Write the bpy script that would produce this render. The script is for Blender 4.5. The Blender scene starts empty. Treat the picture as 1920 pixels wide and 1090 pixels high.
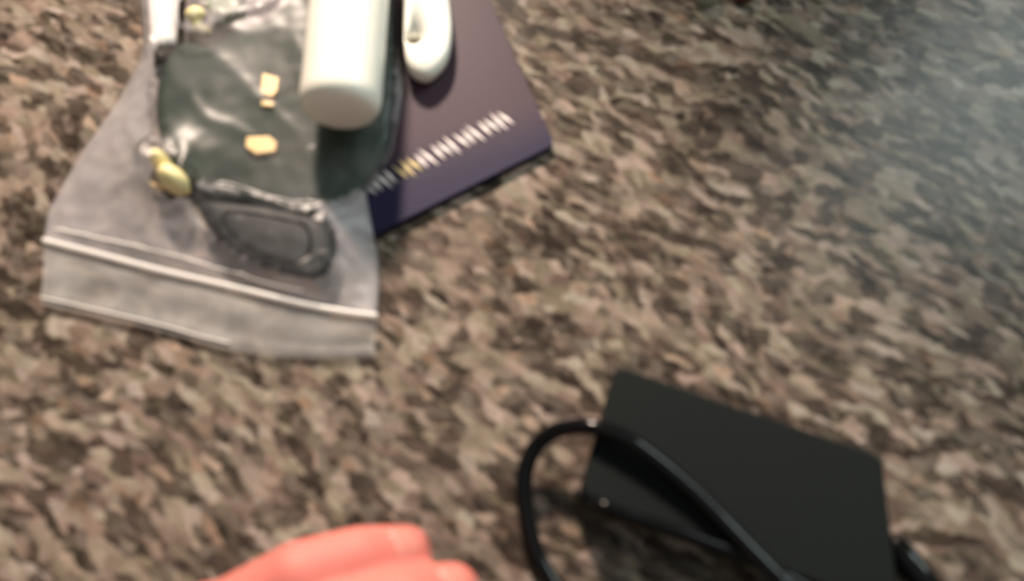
import bpy, bmesh, math, random
import numpy as np
from mathutils import Vector, noise, Matrix

random.seed(4)
C = bpy.context.scene.collection
S = bpy.context.scene
PI = math.pi

# ------------------------------------------------------------------ camera
F_PX = 1700.0
TILT = math.radians(22)
CAM_H = 0.264
CAM_Y = -CAM_H * math.tan(TILT)
cam_d = bpy.data.cameras.new('camera')
cam_d.sensor_width = 36
cam_d.lens = 36 * F_PX / 1920
cam_d.clip_start = 0.01
cam_d.dof.use_dof = True
cam_d.dof.focus_distance = 0.60          # the phone is focused beyond the counter
cam_d.dof.aperture_fstop = 7.0
cam = bpy.data.objects.new('camera', cam_d)
C.objects.link(cam)
cam.location = (0, CAM_Y, CAM_H)
cam.rotation_euler = (TILT, 0, 0)
S.camera = cam

# ------------------------------------------------------------------ world, lights, exposure
S.view_settings.view_transform = 'Standard'
S.view_settings.look = 'None'
S.view_settings.gamma = 1
S.view_settings.use_curve_mapping = False
S.view_settings.exposure = 0.42

w = bpy.data.worlds.new('world')
S.world = w
w.use_nodes = True
bg = w.node_tree.nodes['Background']
bg.inputs[0].default_value = (0.80, 0.86, 0.84, 1)
bg.inputs[1].default_value = 0.26

LAMP = Vector((-0.18, 0.84, 0.64))
ld = bpy.data.lights.new('ceiling_spot', 'SPOT')
ld.energy = 68
ld.color = (1.0, 0.81, 0.67)
ld.spot_size = math.radians(49.2)
ld.spot_blend = 0.07
ld.shadow_soft_size = 0.055
lamp = bpy.data.objects.new('ceiling_spot', ld)
C.objects.link(lamp)
lamp.location = LAMP
lamp.rotation_euler = (Vector((-0.31, -0.59, 0)) - LAMP).to_track_quat('-Z', 'Y').to_euler()

wd = bpy.data.lights.new('window_daylight', 'AREA')
wd.shape = 'RECTANGLE'
wd.size = 1.36
wd.size_y = 1.16
wd.energy = 46
wd.color = (0.86, 1.0, 0.98)
wl = bpy.data.objects.new('window_daylight', wd)
C.objects.link(wl)
wl.location = (1.33, 0.96, 1.40)
wl.rotation_euler = (-PI / 2, 0, 0)


# ------------------------------------------------------------------ helpers
def at(px, py, z=0.0):
    """pixel of the 1920x1090 photograph -> point of the plane at height z"""
    u, v = (px - 960) / F_PX, (545 - py) / F_PX
    d = Vector((u, math.sin(TILT) + v * math.cos(TILT), -math.cos(TILT) + v * math.sin(TILT)))
    k = (CAM_H - z) / -d.z
    return Vector((0, CAM_Y, CAM_H)) + d * k


def tag(o, label=None, cat=None, group=None, kind=None):
    for k, v in (('label', label), ('category', cat), ('group', group), ('kind', kind)):
        if v:
            o[k] = v
    return o


def empty(name, loc, label, cat, group=None):
    o = bpy.data.objects.new(name, None)
    o.empty_display_size = 0.01
    C.objects.link(o)
    o.location = loc
    return tag(o, label, cat, group)


def link(name, bm, mat, parent=None, smooth=True):
    """one mesh object; bm is in world coordinates"""
    bmesh.ops.recalc_face_normals(bm, faces=bm.faces)
    me = bpy.data.meshes.new(name)
    bm.to_mesh(me)
    bm.free()
    me.materials.append(mat)
    for p in me.polygons:
        p.use_smooth = smooth
    o = bpy.data.objects.new(name, me)
    C.objects.link(o)
    if parent:
        o.parent = parent
        p = parent
        off = Vector((0, 0, 0))
        while p:
            off += p.location
            p = p.parent
        me.transform(Matrix.Translation(-off))
    return o


def origin_to(o, loc):
    o.data.transform(Matrix.Translation(-Vector(loc)))
    o.location = loc
    return o


def bevel(o, width, seg=3, angle=30):
    m = o.modifiers.new('bevel', 'BEVEL')
    m.width = width
    m.segments = seg
    m.limit_method = 'ANGLE'
    m.angle_limit = math.radians(angle)
    return o


def catmull(pts, n=8, closed=False):
    P = [Vector(p) for p in pts]
    out = []
    N = len(P)
    rng = range(N if closed else N - 1)
    for i in rng:
        if closed:
            a, b, c, d = P[(i - 1) % N], P[i], P[(i + 1) % N], P[(i + 2) % N]
        else:
            a, b, c, d = P[max(i - 1, 0)], P[i], P[i + 1], P[min(i + 2, N - 1)]
        for k in range(n):
            t = k / n
            out.append(0.5 * ((2 * b) + (c - a) * t + (2 * a - 5 * b + 4 * c - d) * t * t
                              + (3 * b - a - 3 * c + d) * t ** 3))
    if not closed:
        out.append(P[-1])
    return out


def tube(bm, pts, r, seg=14, cap=True):
    """r: radius, or a list of radii, along the points"""
    P = [Vector(p) for p in pts]
    R = r if isinstance(r, (list, tuple)) else [r] * len(P)
    up = Vector((0, 0, 1))
    rings = []
    for i, p in enumerate(P):
        d = (P[min(i + 1, len(P) - 1)] - P[max(i - 1, 0)]).normalized()
        a = d.cross(up)
        if a.length < 1e-4:
            a = Vector((1, 0, 0))
        a.normalize()
        b = a.cross(d).normalized()
        rings.append([bm.verts.new(p + (a * math.cos(2 * PI * k / seg) + b * math.sin(2 * PI * k / seg)) * R[i])
                      for k in range(seg)])
    for i in range(len(rings) - 1):
        for k in range(seg):
            bm.faces.new((rings[i][k], rings[i][(k + 1) % seg], rings[i + 1][(k + 1) % seg], rings[i + 1][k]))
    if cap:
        bm.faces.new(rings[0])
        bm.faces.new(rings[-1])


def prism(bm, outline, z0, z1):
    """outline: xy points; a solid between heights z0 and z1"""
    lo = [bm.verts.new((p[0], p[1], z0)) for p in outline]
    hi = [bm.verts.new((p[0], p[1], z1)) for p in outline]
    n = len(lo)
    for i in range(n):
        bm.faces.new((lo[i], lo[(i + 1) % n], hi[(i + 1) % n], hi[i]))
    bm.faces.new(lo)
    bm.faces.new(hi)


def rounded(quad, r, seg=6):
    """rounded polygon through the xy corners"""
    out = []
    n = len(quad)
    for i in range(n):
        p, a, b = Vector(quad[i]).to_2d(), Vector(quad[i - 1]).to_2d(), Vector(quad[(i + 1) % n]).to_2d()
        u, v = (a - p).normalized(), (b - p).normalized()
        for k in range(seg + 1):
            t = k / seg
            out.append((p + u * r * (1 - t) ** 2 + v * r * t ** 2))
    return out


def shrink(poly, d):
    c = sum((Vector(p).to_2d() for p in poly), Vector((0, 0))) / len(poly)
    return [Vector(p).to_2d() + (c - Vector(p).to_2d()).normalized() * d for p in poly]


# ------------------------------------------------------------------ materials
def srgb(r, g, b):
    f = lambda c: (c / 255 / 12.92) if c / 255 <= 0.04045 else ((c / 255 + 0.055) / 1.055) ** 2.4
    return (f(r) * .75, f(g) * .75, f(b) * .75, 1)


def mat(name, col, rough=0.5, metal=0.0, vary=0.12, scale=300, bump=0.0, coat=0.0, spec=0.5, sss=0.0):
    m = bpy.data.materials.new(name)
    m.use_nodes = True
    nt = m.node_tree
    b = nt.nodes['Principled BSDF']
    b.inputs['Roughness'].default_value = rough
    b.inputs['Metallic'].default_value = metal
    b.inputs['Coat Weight'].default_value = coat
    b.inputs['Specular IOR Level'].default_value = spec
    if sss:
        b.inputs['Subsurface Weight'].default_value = sss
        b.inputs['Subsurface Radius'].default_value = (0.006, 0.002, 0.001)
        b.inputs['Subsurface Scale'].default_value = 1.0
    tc = nt.nodes.new('ShaderNodeTexCoord')
    n = nt.nodes.new('ShaderNodeTexNoise')
    n.inputs['Scale'].default_value = scale
    n.inputs['Detail'].default_value = 4
    nt.links.new(tc.outputs['Object'], n.inputs['Vector'])
    mx = nt.nodes.new('ShaderNodeMix')
    mx.data_type = 'RGBA'
    mx.inputs['A'].default_value = tuple(c * (1 - vary) for c in col[:3]) + (1,)
    mx.inputs['B'].default_value = tuple(min(1, c * (1 + vary)) for c in col[:3]) + (1,)
    nt.links.new(n.outputs['Fac'], mx.inputs['Factor'])
    nt.links.new(mx.outputs['Result'], b.inputs['Base Color'])
    if bump:
        bp = nt.nodes.new('ShaderNodeBump')
        bp.inputs['Strength'].default_value = bump
        bp.inputs['Distance'].default_value = 0.0005
        nt.links.new(n.outputs['Fac'], bp.inputs['Height'])
        nt.links.new(bp.outputs['Normal'], b.inputs['Normal'])
    return m


def granite():
    m = bpy.data.materials.new('granite')
    m.use_nodes = True
    nt = m.node_tree
    N, L = nt.nodes, nt.links
    b = N['Principled BSDF']
    tc = N.new('ShaderNodeTexCoord')
    # slow waver of the grain direction
    wn = N.new('ShaderNodeTexNoise')
    wn.inputs['Scale'].default_value = 16
    wn.inputs['Detail'].default_value = 1
    L.new(tc.outputs['Object'], wn.inputs['Vector'])
    fn = N.new('ShaderNodeTexNoise')
    fn.inputs['Scale'].default_value = 260
    fn.inputs['Detail'].default_value = 2
    L.new(tc.outputs['Object'], fn.inputs['Vector'])

    def madd(src, k, add):
        s = N.new('ShaderNodeVectorMath'); s.operation = 'SUBTRACT'
        L.new(src, s.inputs[0]); s.inputs[1].default_value = (.5, .5, .5)
        q = N.new('ShaderNodeVectorMath'); q.operation = 'SCALE'
        L.new(s.outputs[0], q.inputs[0]); q.inputs['Scale'].default_value = k
        a = N.new('ShaderNodeVectorMath'); a.operation = 'ADD'
        L.new(q.outputs[0], a.inputs[0]); L.new(add, a.inputs[1])
        return a.outputs[0]
    v = madd(wn.outputs['Color'], 0.018, tc.outputs['Object'])
    v = madd(fn.outputs['Color'], 0.0035, v)
    rot = N.new('ShaderNodeMapping')
    rot.inputs['Rotation'].default_value = (0, 0, math.radians(33))
    L.new(v, rot.inputs['Vector'])
    mp = N.new('ShaderNodeMapping')
    mp.inputs['Scale'].default_value = (0.54, 1.15, 1)
    L.new(rot.outputs[0], mp.inputs['Vector'])

    def vor(scale, smooth):
        x = N.new('ShaderNodeTexVoronoi')
        x.voronoi_dimensions = '2D'
        x.feature = 'SMOOTH_F1'
        x.inputs['Smoothness'].default_value = smooth
        x.inputs['Scale'].default_value = scale
        L.new(mp.outputs[0], x.inputs['Vector'])
        sp = N.new('ShaderNodeSeparateColor')
        L.new(x.outputs['Color'], sp.inputs[0])
        return sp

    def ramp(src, stops):
        r = N.new('ShaderNodeValToRGB')
        e = r.color_ramp.elements
        e[0].position, e[0].color = stops[0]
        e[1].position, e[1].color = stops[-1]
        for p, c in stops[1:-1]:
            q = e.new(p); q.color = c
        L.new(src, r.inputs[0])
        return r.outputs[0]
    v1 = vor(290, 0.45)
    base = ramp(v1.outputs[0], [
        (0.0, srgb(42, 36, 32)), (0.22, srgb(68, 59, 53)), (0.38, srgb(108, 96, 86)), (0.56, srgb(144, 129, 116)),
        (0.70, srgb(166, 150, 136)), (0.86, srgb(186, 171, 159)), (1.0, srgb(208, 196, 186))])
    v2 = vor(480, 0.45)
    f2 = ramp(v2.outputs[1], [(0.0, srgb(60, 52, 47)), (0.3, srgb(120, 108, 98)), (0.65, srgb(168, 152, 139)), (1.0, srgb(205, 192, 182))])
    mix = N.new('ShaderNodeMix'); mix.data_type = 'RGBA'
    mix.inputs['Factor'].default_value = 0.32
    L.new(base, mix.inputs['A']); L.new(f2, mix.inputs['B'])
    # tint families: pink, olive, orange
    tint = ramp(v1.outputs[2], [(0.0, (.88, .78, .76, 1)), (0.45, (.83, .82, .81, 1)), (0.7, (.81, .83, .74, 1)), (0.9, (.83, .82, .80, 1)), (1.0, (.96, .79, .67, 1))])
    mu = N.new('ShaderNodeMix'); mu.data_type = 'RGBA'; mu.blend_type = 'MULTIPLY'
    mu.inputs['Factor'].default_value = 1
    L.new(mix.outputs['Result'], mu.inputs['A']); L.new(tint, mu.inputs['B'])
    # black mica flecks
    v3 = vor(225, 0.3)
    fleck = ramp(v3.outputs[0], [(0.0, (1, 1, 1, 1)), (0.19, (1, 1, 1, 1)), (0.28, (0, 0, 0, 1)), (1, (0, 0, 0, 1))])
    fk = N.new('ShaderNodeMath'); fk.operation = 'MULTIPLY'; fk.inputs[1].default_value = .72
    L.new(fleck, fk.inputs[0])
    m3 = N.new('ShaderNodeMix'); m3.data_type = 'RGBA'
    L.new(fk.outputs[0], m3.inputs['Factor'])
    L.new(mu.outputs['Result'], m3.inputs['A']); m3.inputs['B'].default_value = srgb(48, 39, 33)
    L.new(m3.outputs['Result'], b.inputs['Base Color'])
    b.inputs['Roughness'].default_value = 0.26
    b.inputs['Specular IOR Level'].default_value = 0.15
    bp = N.new('ShaderNodeBump'); bp.inputs['Strength'].default_value = 0.12; bp.inputs['Distance'].default_value = 0.0004
    L.new(v1.outputs[0], bp.inputs['Height']); L.new(bp.outputs[0], b.inputs['Normal'])
    return m


def film(name, haze, colour, rough=0.12, lo=0.0, hi=1.0, scale=45):
    """thin clear plastic: see-through, a cloudy share, and a shiny skin"""
    m = bpy.data.materials.new(name)
    m.use_nodes = True
    nt = m.node_tree
    N, L = nt.nodes, nt.links
    N.remove(N['Principled BSDF'])
    out = N['Material Output']
    tr = N.new('ShaderNodeBsdfTransparent'); tr.inputs[0].default_value = (.96, .97, .97, 1)
    df = N.new('ShaderNodeBsdfDiffuse'); df.inputs[0].default_value = colour
    tl = N.new('ShaderNodeBsdfTranslucent'); tl.inputs[0].default_value = colour
    cl = N.new('ShaderNodeMixShader'); cl.inputs[0].default_value = .35
    L.new(df.outputs[0], cl.inputs[1]); L.new(tl.outputs[0], cl.inputs[2])
    tc = N.new('ShaderNodeTexCoord')
    n = N.new('ShaderNodeTexNoise'); n.inputs['Scale'].default_value = scale; n.inputs['Detail'].default_value = 3
    n.inputs['Distortion'].default_value = 0.6
    L.new(tc.outputs['Object'], n.inputs['Vector'])
    mr = N.new('ShaderNodeMapRange')
    mr.inputs['From Min'].default_value = .3; mr.inputs['From Max'].default_value = .7
    mr.inputs['To Min'].default_value = haze * lo; mr.inputs['To Max'].default_value = haze * hi
    L.new(n.outputs['Fac'], mr.inputs['Value'])
    at_ = N.new('ShaderNodeAttribute'); at_.attribute_name = 'cloud'
    ad = N.new('ShaderNodeMath'); ad.operation = 'ADD'; ad.use_clamp = True
    L.new(mr.outputs[0], ad.inputs[0]); L.new(at_.outputs['Fac'], ad.inputs[1])
    mx = N.new('ShaderNodeMixShader')
    L.new(ad.outputs[0], mx.inputs[0]); L.new(tr.outputs[0], mx.inputs[1]); L.new(cl.outputs[0], mx.inputs[2])
    gl = N.new('ShaderNodeBsdfGlossy'); gl.inputs['Roughness'].default_value = rough
    lw = N.new('ShaderNodeLayerWeight'); lw.inputs['Blend'].default_value = .5
    pw = N.new('ShaderNodeMath'); pw.operation = 'POWER'; pw.inputs[1].default_value = 4
    L.new(lw.outputs['Facing'], pw.inputs[0])
    fr = N.new('ShaderNodeMath'); fr.operation = 'MULTIPLY_ADD'; fr.inputs[1].default_value = .45; fr.inputs[2].default_value = .018
    L.new(pw.outputs[0], fr.inputs[0])
    m2 = N.new('ShaderNodeMixShader')
    L.new(fr.outputs[0], m2.inputs[0]); L.new(mx.outputs[0], m2.inputs[1]); L.new(gl.outputs[0], m2.inputs[2])
    L.new(m2.outputs[0], out.inputs['Surface'])
    return m


M = {
    'granite': granite(),
    'wall': mat('painted_wall', srgb(196, 190, 178), .8, vary=.03, scale=20),
    'trim': mat('white_trim', srgb(225, 225, 220), .5, vary=.02),
    'cover': None,
    'pages': mat('page_paper', srgb(205, 195, 180), .8),
    'foil': mat('silver_foil', (.82, .74, .72, 1), .45, metal=.1, vary=.12, scale=500),
    'gold_foil': mat('gold_foil', srgb(214, 196, 140), .4, metal=.35, vary=.12, scale=500),
    'slab': mat('black_rubber', srgb(19, 24, 24), .65, vary=.06, scale=60, spec=.15),
    'slab_side': mat('black_rubber_side', srgb(30, 33, 33), .6, vary=.06, scale=60, spec=.3),
    'cable': mat('black_cable_rubber', srgb(17, 18, 20), .12, vary=.1, scale=200, spec=.2),
    'skin': mat('pink_skin', srgb(240, 136, 124), .62, vary=.12, scale=90, bump=.25, sss=.25),
    'nail': mat('finger_nail', srgb(246, 158, 144), .3, vary=.05),
    'white': mat('white_plastic', (.97, .95, .86, 1), .35, vary=.02, scale=80, coat=.2),
    'board': mat('dark_green_fabric', srgb(44, 58, 51), .75, vary=.35, scale=70, bump=.4),
    'dark': mat('black_plastic', srgb(20, 24, 27), .6, vary=.2, scale=90),
    'gold': mat('tan_gold_tab', (.85, .60, .30, 1), .4, metal=.2, vary=.2, scale=400),
    'brass': mat('bright_brass', (1, .82, .42, 1), .35, metal=0, vary=.08, scale=400),
    'green': mat('pale_green_plastic', srgb(170, 182, 156), .4, vary=.06),
    'bag_highlight': mat('highlight_white', (.95, .88, .87, 1), .8, vary=.04),
    'red': mat('dull_red_plastic', srgb(120, 62, 60), .5, vary=.1),
    'cap': mat('offwhite_cap_plastic', srgb(176, 182, 164), .5, vary=.1),
    'film': film('clear_film', .30, (.74, .69, .71, 1), .3, .35, 1.0),
    'strip': film('cloudy_film', .66, (.66, .63, .61, 1), .22, .55, 1.15, 60),
    'ridge': film('ridge_plastic', .97, (1, .97, .94, 1), .2, .95, 1.0),
}


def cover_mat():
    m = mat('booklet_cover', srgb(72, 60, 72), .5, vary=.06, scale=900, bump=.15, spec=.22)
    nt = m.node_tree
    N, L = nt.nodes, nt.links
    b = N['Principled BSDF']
    # a reflection painted in the cover colour: purplish above, navy along the foot
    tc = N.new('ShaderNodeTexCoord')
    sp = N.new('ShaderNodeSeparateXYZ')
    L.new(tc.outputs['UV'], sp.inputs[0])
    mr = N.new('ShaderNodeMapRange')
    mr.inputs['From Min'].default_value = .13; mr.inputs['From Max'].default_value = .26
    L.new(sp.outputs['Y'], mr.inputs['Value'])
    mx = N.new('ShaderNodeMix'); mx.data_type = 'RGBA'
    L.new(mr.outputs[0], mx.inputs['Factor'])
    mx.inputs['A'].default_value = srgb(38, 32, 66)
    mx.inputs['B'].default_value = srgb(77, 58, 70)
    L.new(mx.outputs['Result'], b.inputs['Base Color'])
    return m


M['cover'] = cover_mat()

# ------------------------------------------------------------------ structure: counter, wall with window
bm = bmesh.new()
prism(bm, [(-1.3, -0.42), (2.1, -0.42), (2.1, 0.90), (-1.3, 0.90)], -0.03, 0)
o = link('countertop', bm, M['granite'], smooth=False)
bevel(o, .004)
tag(o, 'polished brown speckled granite countertop under everything', 'countertop')

X0, X1, Z0, Z1, WY = .65, 2.01, .82, 1.98, .90
bm = bmesh.new()
for a, b_, c, d in ((-1.3, X0, -.03, 2.3), (X1, 2.3, -.03, 2.3), (X0, X1, -.03, Z0), (X0, X1, Z1, 2.3)):
    bmesh.ops.create_cube(bm, size=1, matrix=Matrix.Translation(((a + b_) / 2, WY + .06, (c + d) / 2)) @ Matrix.Diagonal((b_ - a, .12, d - c, 1)))
tag(link('wall_back', bm, M['wall'], smooth=False), 'painted wall behind the counter', kind='structure')
for nm_, (a, b_, c, d) in (('wall_left', (-1.5, -1.3, -2.4, WY + .12)), ('wall_right', (2.3, 2.5, -2.4, WY + .12)), ('wall_front', (-1.5, 2.5, -2.6, -2.4))):
    bm = bmesh.new()
    prism(bm, [(a, c), (b_, c), (b_, d), (a, d)], -.92, 2.3)
    tag(link(nm_, bm, M['wall'], smooth=False), 'painted kitchen wall', kind='structure')
bm = bmesh.new()
prism(bm, [(-1.5, -2.6), (2.5, -2.6), (2.5, WY + .12), (-1.5, WY + .12)], -.97, -.92)
tag(link('floor', bm, M['trim'], smooth=False), 'pale kitchen floor', kind='structure')
bm = bmesh.new()
for a, b_, c, d in ((X0, X1, Z0, Z0 + .05), (X0, X1, Z1 - .05, Z1), (X0, X0 + .05, Z0 + .05, Z1 - .05), (X1 - .05, X1, Z0 + .05, Z1 - .05),
                    ((X0 + X1) / 2 - .02, (X0 + X1) / 2 + .02, Z0 + .05, Z1 - .05)):
    bmesh.ops.create_cube(bm, size=1, matrix=Matrix.Translation(((a + b_) / 2, WY + .03, (c + d) / 2)) @ Matrix.Diagonal((b_ - a, .05, d - c, 1)))
tag(link('window_1', bm, M['trim'], smooth=False), 'white window frame in the wall', kind='structure')

# ------------------------------------------------------------------ navy booklet
BR, BL = at(1040, 280), at(590, 505)
TR = at(915, 0)
side = (TR - BR).normalized() * .125
TRc, TLc = BR + side, BL + side
quad = [BL, BR, TRc, TLc]
book = empty('booklet', (BL + BR + TRc + TLc) / 4, 'navy booklet with a painted purple sheen and a silver line of lettering, half under the plastic bag', 'booklet')


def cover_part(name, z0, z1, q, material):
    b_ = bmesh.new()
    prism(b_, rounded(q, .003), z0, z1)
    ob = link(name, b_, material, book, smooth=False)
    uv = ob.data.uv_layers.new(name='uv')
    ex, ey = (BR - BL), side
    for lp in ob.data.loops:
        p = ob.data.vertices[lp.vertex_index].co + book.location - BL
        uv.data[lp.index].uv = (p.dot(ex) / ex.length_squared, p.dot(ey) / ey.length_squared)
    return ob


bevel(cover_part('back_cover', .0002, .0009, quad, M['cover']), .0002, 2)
ins = [p + (sum(quad, Vector()) / 4 - p).normalized() * .0012 for p in quad]
b_ = bmesh.new()
prism(b_, rounded(ins, .003), .0009, .0022)
link('pages', b_, M['pages'], book, smooth=False)
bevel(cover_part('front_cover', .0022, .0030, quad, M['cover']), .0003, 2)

# the lettering is smeared past reading: a row of slanting bright strokes
bmS, bmG = bmesh.new(), bmesh.new()
T0, T1 = at(612, 392, .003), at(948, 222, .003)
line = T1 - T0
sd = (at(966, 246, .003) - at(918, 200, .003)).normalized()
pos, gaps = [], [0, 1, 0, 0, 0, 1, 0, 0, 0, 1, 0, 0, 0, 0, 1, 0, 0, 1, 0, 0, 1, 0, 0, 0, 1, 0, 0, 0, 1]
x = 0.0
for k in range(24):
    x += 1.0 + .35 * gaps[k]
    pos.append(x)
for k, x in enumerate(pos):
    c = T0 + line * (x - 1) / (pos[-1] - 1)
    hl = (.0043 + .0005 * math.sin(k * 2.1)) * (1 if k % 3 else .85)
    wd_ = Vector((-sd.y, sd.x, 0)) * (.00058 + .0001 * (k % 2))
    ov = line.normalized() * (.0006 if k % 2 else .0001)
    tgt = bmG if k in (9, 10, 11) else bmS
    p = [c - sd * hl - ov, c + wd_ * 1.1 - ov * .2, c + sd * hl + ov, c - wd_ * 1.1 + ov * .2]
    prism(tgt, [q.to_2d() for q in p], .0030, .0032)
link('lettering', bmS, M['foil'], book, smooth=False)
link('lettering', bmG, M['gold_foil'], book, smooth=False)

# ------------------------------------------------------------------ contents of the bag
BASE = .0036      # top of the booklet under the bag


def ground_pts(px, z):
    return [at(a, b_, z).to_2d() for a, b_ in px]


# dark green pouch with tan tabs
pouch_px = [(335, 78), (395, 84), (440, 52), (520, 20), (600, -60), (720, -90), (735, 60), (728, 250), (690, 330), (640, 372),
            (560, 392), (470, 372), (385, 352), (318, 288), (292, 215), (300, 130)]
pz0, pz1 = .0044, .0086
ring = [p.to_2d() for p in catmull([at(a, b_, .008) for a, b_ in pouch_px], 5, True)]
pc = sum(ring, Vector((0, 0))) / len(ring)
pouch = empty('pouch', (pc.x, pc.y, pz0), 'dark green soft pouch with tan tabs inside the plastic bag', 'pouch')
bm = bmesh.new()
layers = []
for s, z in ((.96, pz0), (1.0, pz0 + .0016), (1.0, pz1 - .0026), (.965, pz1 - .0008), (.90, pz1), (.6, pz1 + .0004), (.3, pz1 + .0006)):
    vs = []
    for p in ring:
        q = pc + (p - pc) * s
        zz = z
        if s < .97 and z > pz0 + .001:
            zz += .0009 * noise.noise(Vector((q.x * 90, q.y * 90, 3))) + .0005 * noise.noise(Vector((q.x * 240, q.y * 240, 9)))
        vs.append(bm.verts.new((q.x, q.y, zz)))
    layers.append(vs)
n = len(ring)
for a, b_ in zip(layers, layers[1:]):
    for k in range(n):
        bm.faces.new((a[k], a[(k + 1) % n], b_[(k + 1) % n], b_[k]))
bm.faces.new(layers[0]); bm.faces.new(layers[-1])
link('body', bm, M['board'], pouch)
for px in ([(492, 137), (524, 146), (520, 172), (510, 183), (488, 174)], [(462, 257), (505, 255), (520, 268), (517, 285), (480, 290), (460, 276)],
           [(491, 188), (516, 192), (512, 200), (489, 199)]):  # the last, small outline is a painted reflection below the first one
    bm = bmesh.new()
    prism(bm, ground_pts(px, pz1 + .0015), pz1 - .0005, pz1 + .0018)
    bevel(link('tab_or_reflection', bm, M['gold'], pouch, smooth=False), .0004, 2)
# seam welt of the pouch
bm = bmesh.new()
tube(bm, [Vector((p.x, p.y, pz1 - .0035)) for p in ring] + [Vector((ring[0].x, ring[0].y, pz1 - .0035))], .0006, 8, False)
link('seam', bm, M['dark'], pouch)

# black rounded gadget in the lower part of the bag
gpx = [(380, 384), (470, 388), (560, 406), (620, 425), (632, 490), (592, 532), (520, 515), (440, 478), (392, 430)]
ring2 = [p.to_2d() for p in catmull([at(a, b_, .006) for a, b_ in gpx], 5, True)]
gc = sum(ring2, Vector((0, 0))) / len(ring2)
gad = empty('charger', (gc.x, gc.y, BASE), 'rounded black charger low in the plastic bag, below the green pouch', 'charger')
bm = bmesh.new()
layers = []
for s, z in ((.93, .0041), (1, .0055), (.99, .0072), (.93, .0086), (.8, .0095), (.45, .0100)):
    layers.append([bm.verts.new((*(gc + (p - gc) * s), z)) for p in ring2])
n = len(ring2)
for a, b_ in zip(layers, layers[1:]):
    for k in range(n):
        bm.faces.new((a[k], a[(k + 1) % n], b_[(k + 1) % n], b_[k]))
bm.faces.new(layers[0]); bm.faces.new(layers[-1])
link('body', bm, M['dark'], gad)
bm = bmesh.new()
tube(bm, [Vector((*(gc + (p - gc) * .62), .0100)) for p in ring2 + ring2[:1]], .0005, 8, False)
link('groove_ring', bm, M['slab'], gad)

# white cylinder
R = .0127
TZ = .0121 + R
ta, tb = at(637, 212, TZ), at(675, -230, TZ)
ax = (tb - ta).normalized()
prof = [(-.0006, .0), (-.0005, R * .45), (0, R * .72), (.0012, R * .89), (.0030, R * .97), (.0055, R), (.05, R), (.0795, R), (.081, R * .9)]
tb = ta + ax * .081
wt = empty('white_tube', Vector((ta.x, ta.y, TZ - R)), 'stout white plastic tube lying across the top of the plastic bag', 'tube')
bm = bmesh.new()
tube(bm, [ta + ax * a for a, r in prof], [max(r, .0001) for a, r in prof], 40, True)
link('barrel', bm, M['white'], wt)
bm = bmesh.new()
tube(bm, [tb + ax * .0002, tb + ax * .004, tb + ax * .007], [R * .62, R * .62, R * .5], 28, True)
link('end_cap', bm, M['white'], wt)

# white clip with a hole
hc = at(776, 76, .010)
outl = catmull([at(a, b_, .010) for a, b_ in ((792, -130), (830, -60), (843, 10), (846, 62), (836, 108), (806, 140), (780, 138), (762, 118), (757, 70), (757, 20), (760, -60), (770, -130))], 6, True)
no = 48


def ray_outline(ang):
    best = 0.0
    d = Vector((math.cos(ang), math.sin(ang)))
    for i in range(len(outl)):
        p, q = (outl[i] - hc).to_2d(), (outl[(i + 1) % len(outl)] - hc).to_2d()
        e = q - p
        den = d.x * e.y - d.y * e.x
        if abs(den) < 1e-12:
            continue
        t = (p.x * e.y - p.y * e.x) / den
        s = (p.x * d.y - p.y * d.x) / den
        if 0 <= s <= 1 and t > best:
            best = t
    return best


bm = bmesh.new()
rings = []
for kind_, z in (('i', .0045), ('m0', .0045), ('o', .0058), ('o', .0098), ('m0', .0114), ('m1', .0120), ('i', .0117)):
    vs = []
    for k in range(no):
        an = 2 * PI * k / no
        ro, ri = ray_outline(an), .0029
        r = {'i': ri, 'o': ro, 'm0': ri + (ro - ri) * .86, 'm1': ri + (ro - ri) * .45}[kind_]
        vs.append(bm.verts.new((hc.x + r * math.cos(an), hc.y + r * math.sin(an), z)))
    rings.append(vs)
for a, b_ in zip(rings, rings[1:] + rings[:1]):
    for k in range(no):
        bm.faces.new((a[k], a[(k + 1) % no], b_[(k + 1) % no], b_[k]))
o = link('white_clip', bm, M['white'])
origin_to(o, (hc.x, hc.y, .0045))
tag(o, 'rounded white plastic clip with a small hole, on the booklet beside the white tube', 'clip')


# brass fitting: two lobes on a stem
def lump(bm_, c, rx, ry, rz, rot):
    mtx = Matrix.Translation(c) @ Matrix.Rotation(rot, 4, 'Z') @ Matrix.Diagonal((rx, ry, rz, 1))
    bmesh.ops.create_uvsphere(bm_, u_segments=18, v_segments=10, radius=1, matrix=mtx)


c1, c2, c3 = at(302, 305, .0092), at(326, 338, .0092), at(352, 360, .0075)
br = empty('brass_fitting', (c2.x, c2.y, .001), 'bright brass two-lobed fitting at the lower edge of the green pouch', 'fitting')
for c_, a, b2 in ((c1, .0034, .0030), (c2, .0058, .0038)):
    bm = bmesh.new(); lump(bm, c_, a, b2, .0070, math.radians(-38)); link('lobe', bm, M['brass'], br)
bm = bmesh.new(); tube(bm, [c2 + (c3 - c2) * .5, c3 + (c3 - c2) * .1], [.0014, .0011], 12); link('stem', bm, M['gold'], br)
bm = bmesh.new(); tube(bm, [at(283, 346, .003), at(296, 352, .003), at(312, 350, .0035)], [.0009, .0012, .0009], 10); link('pin', bm, M['gold'], br)

d1, d2 = at(366, 26, .012), at(370, 50, .010)
g = empty('brass_ornament', (d1.x, d1.y, .004), 'small pale brass ornament above the green pouch, near the top edge of the photo', 'ornament')
bm = bmesh.new(); lump(bm, d1, .0034, .0027, .0026, .2); link('head', bm, M['brass'], g)
bm = bmesh.new(); tube(bm, [d1, d2, at(392, 60, .0095)], [.0016, .0020, .0008], 12); link('stem', bm, M['brass'], g)

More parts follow.
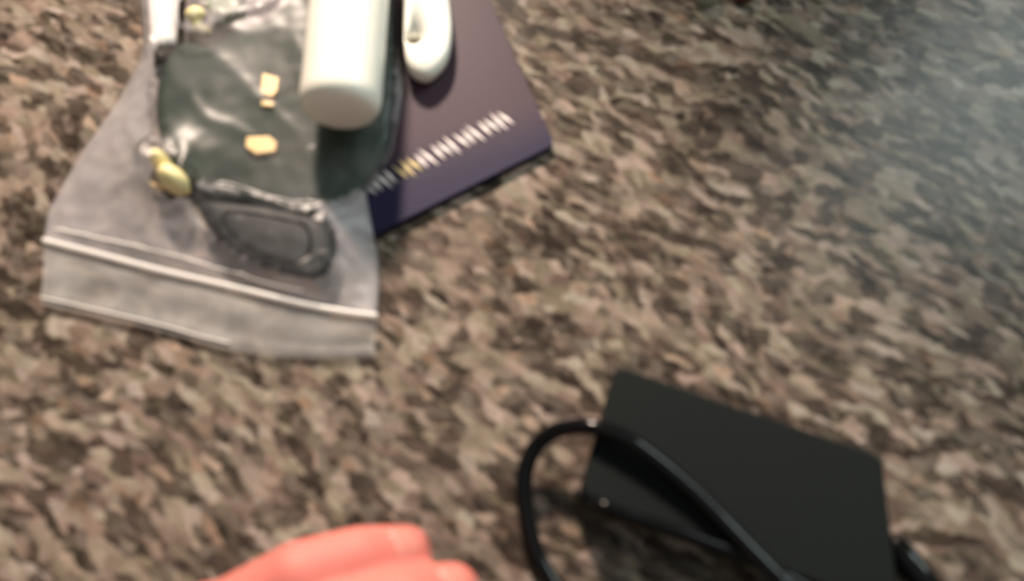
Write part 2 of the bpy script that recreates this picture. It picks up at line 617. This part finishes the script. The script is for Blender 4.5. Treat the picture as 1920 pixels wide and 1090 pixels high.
# crumpled white slip added for the bright highlight on the side of the bag
bm = bmesh.new()
sl = []
A0, A1, B0, B1 = at(268, -120, .006), at(282, 96, .006), at(345, -120, .006), at(332, 84, .006)
for j in range(17):
    row = []
    for i in range(7):
        p = A0.lerp(A1, j / 16).lerp(B0.lerp(B1, j / 16), i / 6)
        p.z = .0062 + .0022 * math.sin(PI * i / 6) + .0013 * noise.noise(Vector((p.x * 170, p.y * 110, 7)))
        row.append(bm.verts.new(p))
    sl.append(row)
for a, b_ in zip(sl, sl[1:]):
    for i in range(6):
        bm.faces.new((a[i], a[i + 1], b_[i + 1], b_[i]))
o = link('highlight_slip', bm, M['bag_highlight'])
origin_to(o, at(312, 0, .0035))
so = o.modifiers.new('solid', 'SOLIDIFY'); so.thickness = .0004
tag(o, 'crumpled white slip added as a bright highlight inside the bag along its side, above the green pouch', 'bag_highlight')

# pale green cap near the top of the bag
q = ground_pts([(386, -90), (455, -90), (450, 22), (430, 32), (398, 28), (386, 10)], .009)
bm = bmesh.new(); prism(bm, rounded([(*p, 0) for p in q], .0015), .0042, .0105)
o = bevel(link('green_cap', bm, M['green'], smooth=False), .001, 3)
origin_to(o, (q[0].x, q[0].y, .0042))
tag(o, 'pale green plastic cap at the top of the bag, beside the brass ornament', 'cap')

# ------------------------------------------------------------------ the clear plastic bag
Lp = [(0, 83, 452), (.10, 90, 400), (.24, 150, 292), (.36, 222, 192), (.47, 270, 100), (.60, 262, 0), (.8, 240, -150), (1, 235, -300)]
Rp = [(0, 708, 594), (.08, 712, 540), (.17, 709, 482), (.33, 690, 376), (.45, 738, 300), (.60, 764, 165), (.70, 750, 100), (.86, 745, -60), (1, 745, -220)]
NU, NV = 96, 120


def interp(P, v):
    return (np.interp(v, [p[0] for p in P], [p[1] for p in P]), np.interp(v, [p[0] for p in P], [p[2] for p in P]))


XY = np.zeros((NV, NU, 2))
for j in range(NV):
    v = j / (NV - 1)
    l, r = interp(Lp, v), interp(Rp, v)
    pl, pr = at(*l, .001), at(*r, .001)
    for i in range(NU):
        u = i / (NU - 1)
        p = pl.lerp(pr, u)
        if v < .25:      # the zip line bows a little
            p.y -= .0012 * math.sin(u * PI) * (1 - v / .25)
        XY[j, i] = (p.x, p.y)


def inside(X, Y, poly):
    res = np.zeros(X.shape, bool)
    n_ = len(poly)
    for k in range(n_):
        x0, y0 = poly[k][0], poly[k][1]
        x1, y1 = poly[k - 1][0], poly[k - 1][1]
        cnd = ((y0 > Y) != (y1 > Y))
        with np.errstate(divide='ignore', invalid='ignore'):
            xx = (x1 - x0) * (Y - y0) / (y1 - y0) + x0
        res ^= cnd & (X < xx)
    return res


X, Y = XY[..., 0], XY[..., 1]
qc = sum(quad, Vector()) / 4
bigq = [qc + (p - qc) * 1.03 for p in quad]
floor_ = np.where(inside(X, Y, bigq), .0033, .0004)
low = floor_.copy()
for _ in range(10):
    avg = low.copy()
    avg[1:-1, 1:-1] = (low[:-2, 1:-1] + low[2:, 1:-1] + low[1:-1, :-2] + low[1:-1, 2:]) / 4
    low = np.maximum(floor_, avg)
obst = low + .0006


def raise_(mask, z):
    global obst
    obst = np.where(mask, np.maximum(obst, z), obst)


def grow(poly, k):
    c = sum((Vector(p).to_2d() for p in poly), Vector((0, 0))) / len(poly)
    return [c + (Vector(p).to_2d() - c) * k for p in poly]


raise_(inside(X, Y, grow(ring, 1.0)), pz1 + .0024)
raise_(inside(X, Y, grow(ring2, 1.04)), .0108)
raise_(inside(X, Y, grow([(*p, 0) for p in q], 1.1)), .0113)
raise_(inside(X, Y, grow([A0, A1, B1, B0], 1.15)), .0104)
for c_, rr, zz in ((c1, .0044, .0174), (c2, .0066, .0174), (c3, .003, .006), (d1, .0042, .0150), (d2, .004, .0132)):
    raise_((X - c_.x) ** 2 + (Y - c_.y) ** 2 < rr ** 2, zz)
al = (X - ta.x) * ax.x + (Y - ta.y) * ax.y
pe = np.abs((X - ta.x) * -ax.y + (Y - ta.y) * ax.x)
# drape: a sheet pulled taut over what it covers
H = obst.copy()
edge = low + .0012
for it in range(1400):
    a = H.copy()
    a[1:-1, 1:-1] = (H[:-2, 1:-1] + H[2:, 1:-1] + H[1:-1, :-2] + H[1:-1, 2:]) / 4
    a[:, 0] = edge[:, 0]; a[:, -1] = edge[:, -1]
    a[0, :] = .0045
    a[-1, 1:-1] = a[-2, 1:-1]
    H = np.maximum(obst, a)
    H[:, 0] = edge[:, 0]; H[:, -1] = edge[:, -1]
# wrinkles, flatter where the film is stretched over the pouch
onp = inside(X, Y, grow(ring, 1.0))
for j in range(NV):
    for i in range(NU):
        x, y = XY[j, i]
        fade = (.25 if al[j, i] > -.004 and pe[j, i] < R else 1) * min(1, i / 6, (NU - 1 - i) / 6, j / 4)
        a = noise.noise(Vector((x * 55 + y * 40, y * 28 - x * 14, .3)))
        b2 = noise.noise(Vector((x * 130 - y * 90, y * 60 + x * 60, 5.2)))
        wv = max(0, 1 - abs(a) * 3.5) * .0015 + (0 if onp[j, i] else 1) * max(0, 1 - abs(b2) * 4) * .0006 + .0006 * (noise.noise(Vector((x * 200, y * 200, 1))) + .6)
        H[j, i] += wv * fade * (.22 if onp[j, i] else .85)
bag = empty('plastic_bag', Vector((float(XY[40, 40, 0]), float(XY[40, 40, 1]), 0)), 'clear crinkled plastic zip bag filled with small parts, lying partly on the booklet', 'bag')
bm = bmesh.new()
tv = [[bm.verts.new((XY[j, i, 0], XY[j, i, 1], H[j, i])) for i in range(NU)] for j in range(NV)]
lv = [[tv[j][i] if i in (0, NU - 1) else bm.verts.new((XY[j, i, 0], XY[j, i, 1], low[j, i] + .0003)) for i in range(NU)] for j in range(NV)]
for j in range(NV - 1):
    for i in range(NU - 1):
        bm.faces.new((tv[j][i], tv[j][i + 1], tv[j + 1][i + 1], tv[j + 1][i]))
        if 0:
            pass
for j in range(NV - 1):
    for i in range(NU - 1):
        try:
            bm.faces.new((lv[j][i], lv[j + 1][i], lv[j + 1][i + 1], lv[j][i + 1]))
        except ValueError:
            pass
bm.verts.index_update()
fo = link('film', bm, M['film'], bag)
at_ = fo.data.attributes.new('cloud', 'FLOAT', 'POINT')
vals = []
for v_ in fo.data.vertices:
    p = v_.co + bag.location
    # bare flank of the bag, scuffed and doubled over
    d = 1 if inside(np.array([p.x]), np.array([p.y]), grow(ring, 1.03))[0] else (2 if inside(np.array([p.x]), np.array([p.y]), grow(ring2, 1.03))[0] else (3 if inside(np.array([p.x]), np.array([p.y]), grow([A0, A1, B1, B0], 1.1))[0] else 0))
    g_ = min((p.to_2d() - c_.to_2d()).length for c_ in (c1, c2, c3, d1))
    vals.append(-.3 if g_ < .0065 else (.2, -.19, -.2, -.2)[d])
at_.data.foreach_set('value', vals)

# zip strip along the mouth: from the ridge down to the lip
top_px = [(83, 452), (170, 474), (300, 508), (420, 536), (560, 570), (640, 585), (708, 594)]
bot_px = [(80, 572), (170, 592), (300, 622), (400, 650), (500, 668), (600, 674), (700, 672)]
tp = catmull([at(a, b_, .0050) for a, b_ in top_px], 10)
bp_ = catmull([at(a, b_, .0012) for a, b_ in bot_px], 10)
bm = bmesh.new()
rows = []
for k in range(13):
    t = k / 12
    row = []
    for i, (a, b_) in enumerate(zip(tp, bp_)):
        p = a.lerp(b_, t)
        p.z = .0050 * (1 - t) ** .8 + .0012 * t + .0009 * noise.noise(Vector((p.x * 120, p.y * 160, 2))) * math.sin(t * PI)
        if t > .8:
            p.z += .0006
        row.append(bm.verts.new(p))
    rows.append(row)
for a, b_ in zip(rows, rows[1:]):
    for i in range(len(a) - 1):
        bm.faces.new((a[i], a[i + 1], b_[i + 1], b_[i]))
link('zip_strip', bm, M['strip'], bag)
bm = bmesh.new(); tube(bm, [p + Vector((0, 0, .0006)) for p in tp], .00095, 10)
tag(link('zip_ridge', bm, M['ridge'], bag), 'bright white ridge of the zip')
up_px = [(95, 424), (180, 446), (300, 474), (420, 508), (500, 532), (570, 548)]
up = catmull([at(a, b_, .0062) for a, b_ in up_px], 10)
for p in up:
    dmin = ((X - p.x) ** 2 + (Y - p.y) ** 2).argmin()
    p.z = float(H.flat[dmin]) + .0002
bm = bmesh.new(); tube(bm, up, [.00045 * (1 - .6 * i / len(up)) for i in range(len(up))], 8)
link('zip_ridge', bm, M['ridge'], bag)
lowl = [a.lerp(b_, .9) for a, b_ in zip(tp, bp_)][:34]
bm = bmesh.new(); tube(bm, [Vector((p.x, p.y, .0026)) for p in lowl], .00035, 8)
link('lip_fold', bm, M['ridge'], bag)

# ------------------------------------------------------------------ black slab (portable drive)
sq = [at(a, b_, .0145) for a, b_ in ((1085, 925), (1690, 1155), (1655, 855), (1155, 685))]
sc_ = sum(sq, Vector()) / 4
drive = empty('portable_drive', (sc_.x, sc_.y, 0), 'flat matt black rectangular drive case with a black cable looped over it', 'drive')
r_ = rounded(sq, .0032, 6)
bm = bmesh.new(); prism(bm, shrink(r_, .0003), .0002, .0080)
bevel(link('base_shell', bm, M['slab_side'], drive, smooth=False), .0008, 3)
bm = bmesh.new(); prism(bm, shrink(r_, .0011), .0080, .0086)
link('joint', bm, M['dark'], drive, smooth=False)
bm = bmesh.new(); prism(bm, r_, .0086, .0145)
bevel(link('lid', bm, M['slab'], drive, smooth=False), .0009, 3)

# ------------------------------------------------------------------ cables
pl = [(985, 1180, .006), (1065, 1130, .004), (1022, 1070, .0035), (996, 1010, .004), (985, 950, .005), (984, 890, .007), (1004, 838, .0095),
      (1048, 806, .014), (1108, 801, .0175), (1172, 822, .0190), (1232, 864, .0188), (1300, 922, .0180), (1362, 984, .0178),
      (1420, 1044, .0190), (1478, 1104, .0196), (1550, 1180, .0180), (1620, 1260, .014), (1690, 1330, .006)]
cab = empty('power_cable', at(984, 890, 0), 'glossy black cable bent in a wide loop beside and over the drive case', 'cable')
bm = bmesh.new(); tube(bm, catmull([at(*p) for p in pl[1:]], 10), .0024, 18)
link('cord', bm, M['cable'], cab)
bm = bmesh.new()
c0, cd = at(1065, 1130, .004), (at(1065, 1130, .004) - at(1022, 1070, .0035)).normalized()
cd.z = 0
tube(bm, [c0, c0 + cd * .004, c0 + cd * .0042, c0 + cd * .018, c0 + cd * .0185], [.0026, .0032, .0038, .0038, .003], 16)
link('plug', bm, M['cable'], cab)

pl = [(1083, 926, .0060), (1108, 942, .0130), (1140, 950, .0160), (1210, 975, .0160), (1270, 995, .0160), (1330, 1018, .0160), (1395, 1042, .0160), (1450, 1068, .0160), (1530, 1112, .0160), (1600, 1165, .0160)]
bm = bmesh.new(); tube(bm, catmull([at(*p) for p in pl], 8), .00145, 12)
o = link('thin_cord', bm, M['cable'])
origin_to(o, at(1210, 975, .0160))
tag(o, 'thin black cord lying along the lower edge of the drive case', 'cord')

c = at(1728, 1085, .004)  # black plug shape, added to stand for the shadow beside the drive
e0, e1 = at(1668, 1010, .004), at(1800, 1175, .004)
bm = bmesh.new()
ed = (e1 - e0).normalized()
tube(bm, [e0, e0 + ed * .001, e0 + ed * .006, e0 + ed * .0065, e0 + ed * .022, e0 + ed * .026, e0 + ed * .060], [.0020, .0034, .0038, .0040, .0038, .0022, .0020], 20)
o = link('shadow_plug', bm, M['cable'])
origin_to(o, (c.x, c.y, 0))
tag(o, 'black plug shape added as shadow against the lower right corner of the drive case', 'plug')

# ------------------------------------------------------------------ beads at the top edge
for px, py, r, mm, nm, lb, ct in ((1322, -8, .0052, 'cap', 'screw_cap', 'small off-white cap on the granite at the top edge of the photo', 'cap'),
                                  (1392, -14, .0050, 'red', 'bottle_stopper', 'small dull red stopper on the granite beside the off-white cap', 'stopper')):
    c = at(px, py, 0)
    bm = bmesh.new()
    tube(bm, [c + Vector((0, 0, z)) for z in (.0001, .0006, .0042, .0055, .006)], [r * .92, r, r * .95, r * .8, r * .5], 24)
    o = link(nm, bm, M[mm]); origin_to(o, c); tag(o, lb, ct)

# ------------------------------------------------------------------ the hand
def capsule(bm_, a, b_, ra, rb, n_=6):
    """tapered limb piece with round ends"""
    a, b_ = Vector(a), Vector(b_)
    d = (b_ - a)
    L_ = d.length
    d.normalize()
    pts, rad = [], []
    for k in range(n_ + 1):
        th = PI / 2 * k / n_
        pts.append(a - d * ra * math.cos(th)); rad.append(max(ra * math.sin(th), 1e-4))
    for k in range(1, n_ + 1):
        th = PI / 2 * k / n_
        pts.append(b_ + d * rb * math.sin(th)); rad.append(max(rb * math.cos(th), 1e-4))
    tube(bm_, pts, rad, 20)


hand = empty('hand', at(300, 1330, .02), 'pink hand reaching in from below, two fingertips in view over the granite', 'hand')
bm = bmesh.new()
Z = .022
# chains: base knuckle, first joint, second joint, tip (pixels at their own heights)
fingers = {
    'top': ([(395, 1180, .030), (560, 1085, .036), (668, 1050, .031), (757, 1036, .022)], (.0098, .0090, .0082, .0072)),
    'second': ([(430, 1270, .032), (620, 1180, .040), (745, 1135, .034), (845, 1110, .022)], (.0102, .0094, .0086, .0076)),
    'third': ([(450, 1370, .032), (640, 1290, .040), (770, 1250, .034), (868, 1220, .022)], (.0102, .0094, .0086, .0076)),
    'fourth': ([(450, 1470, .030), (620, 1410, .038), (740, 1380, .032), (830, 1360, .021)], (.0100, .0092, .0084, .0074)),
    'thumb': ([(230, 1560, .022), (400, 1640, .022), (560, 1620, .020), (650, 1580, .016)], (.0125, .0112, .0100, .0082)),
}
nails = []
for nm, (ch, rr) in fingers.items():
    P = [at(*p) for p in ch]
    for k in range(3):
        capsule(bm, P[k], P[k + 1], rr[k], rr[k + 1])
    dv = (P[3] - P[2]).normalized()
    nails.append((P[3], dv, rr[3]))
wr = at(90, 1520, .030)
for nm in ('top', 'second', 'third', 'fourth'):
    P = at(*fingers[nm][0][0])
    capsule(bm, wr.lerp(P, .12), P, .0150, .0112)
capsule(bm, wr, at(*fingers['thumb'][0][0]), .0150, .0140)
arm = wr + (wr - at(430, 1330, .03)).normalized() * .10
capsule(bm, arm, wr, .030, .0215)
ho = link('skin', bm, M['skin'], hand)
rm = ho.modifiers.new('remesh', 'REMESH'); rm.mode = 'VOXEL'; rm.voxel_size = .0011; rm.use_smooth_shade = True
sm = ho.modifiers.new('smooth', 'SMOOTH'); sm.factor = .6; sm.iterations = 9
for c, d, r in nails:
    sidev = d.cross(Vector((0, 0, 1))).normalized()
    upv = sidev.cross(d).normalized()
    bm = bmesh.new()
    rows = []
    for a in range(7):
        row = []
        for b_ in range(7):
            th = math.radians(-48 + 96 * b_ / 6)
            t = a / 6
            cut = math.cos((b_ / 6 - .5) * 2.0)
            pp = c + d * (-.0075 + .0105 * t * (.75 + .25 * cut)) + (sidev * math.sin(th) + upv * math.cos(th)) * (r * (1.0 - .16 * t * t) + .0001)
            row.append(bm.verts.new(pp))
        rows.append(row)
    for a, b_ in zip(rows, rows[1:]):
        for i in range(6):
            bm.faces.new((a[i], a[i + 1], b_[i + 1], b_[i]))
    n_o = link('fingernail', bm, M['nail'], hand)
    so = n_o.modifiers.new('solid', 'SOLIDIFY'); so.thickness = .0005; so.offset = 0
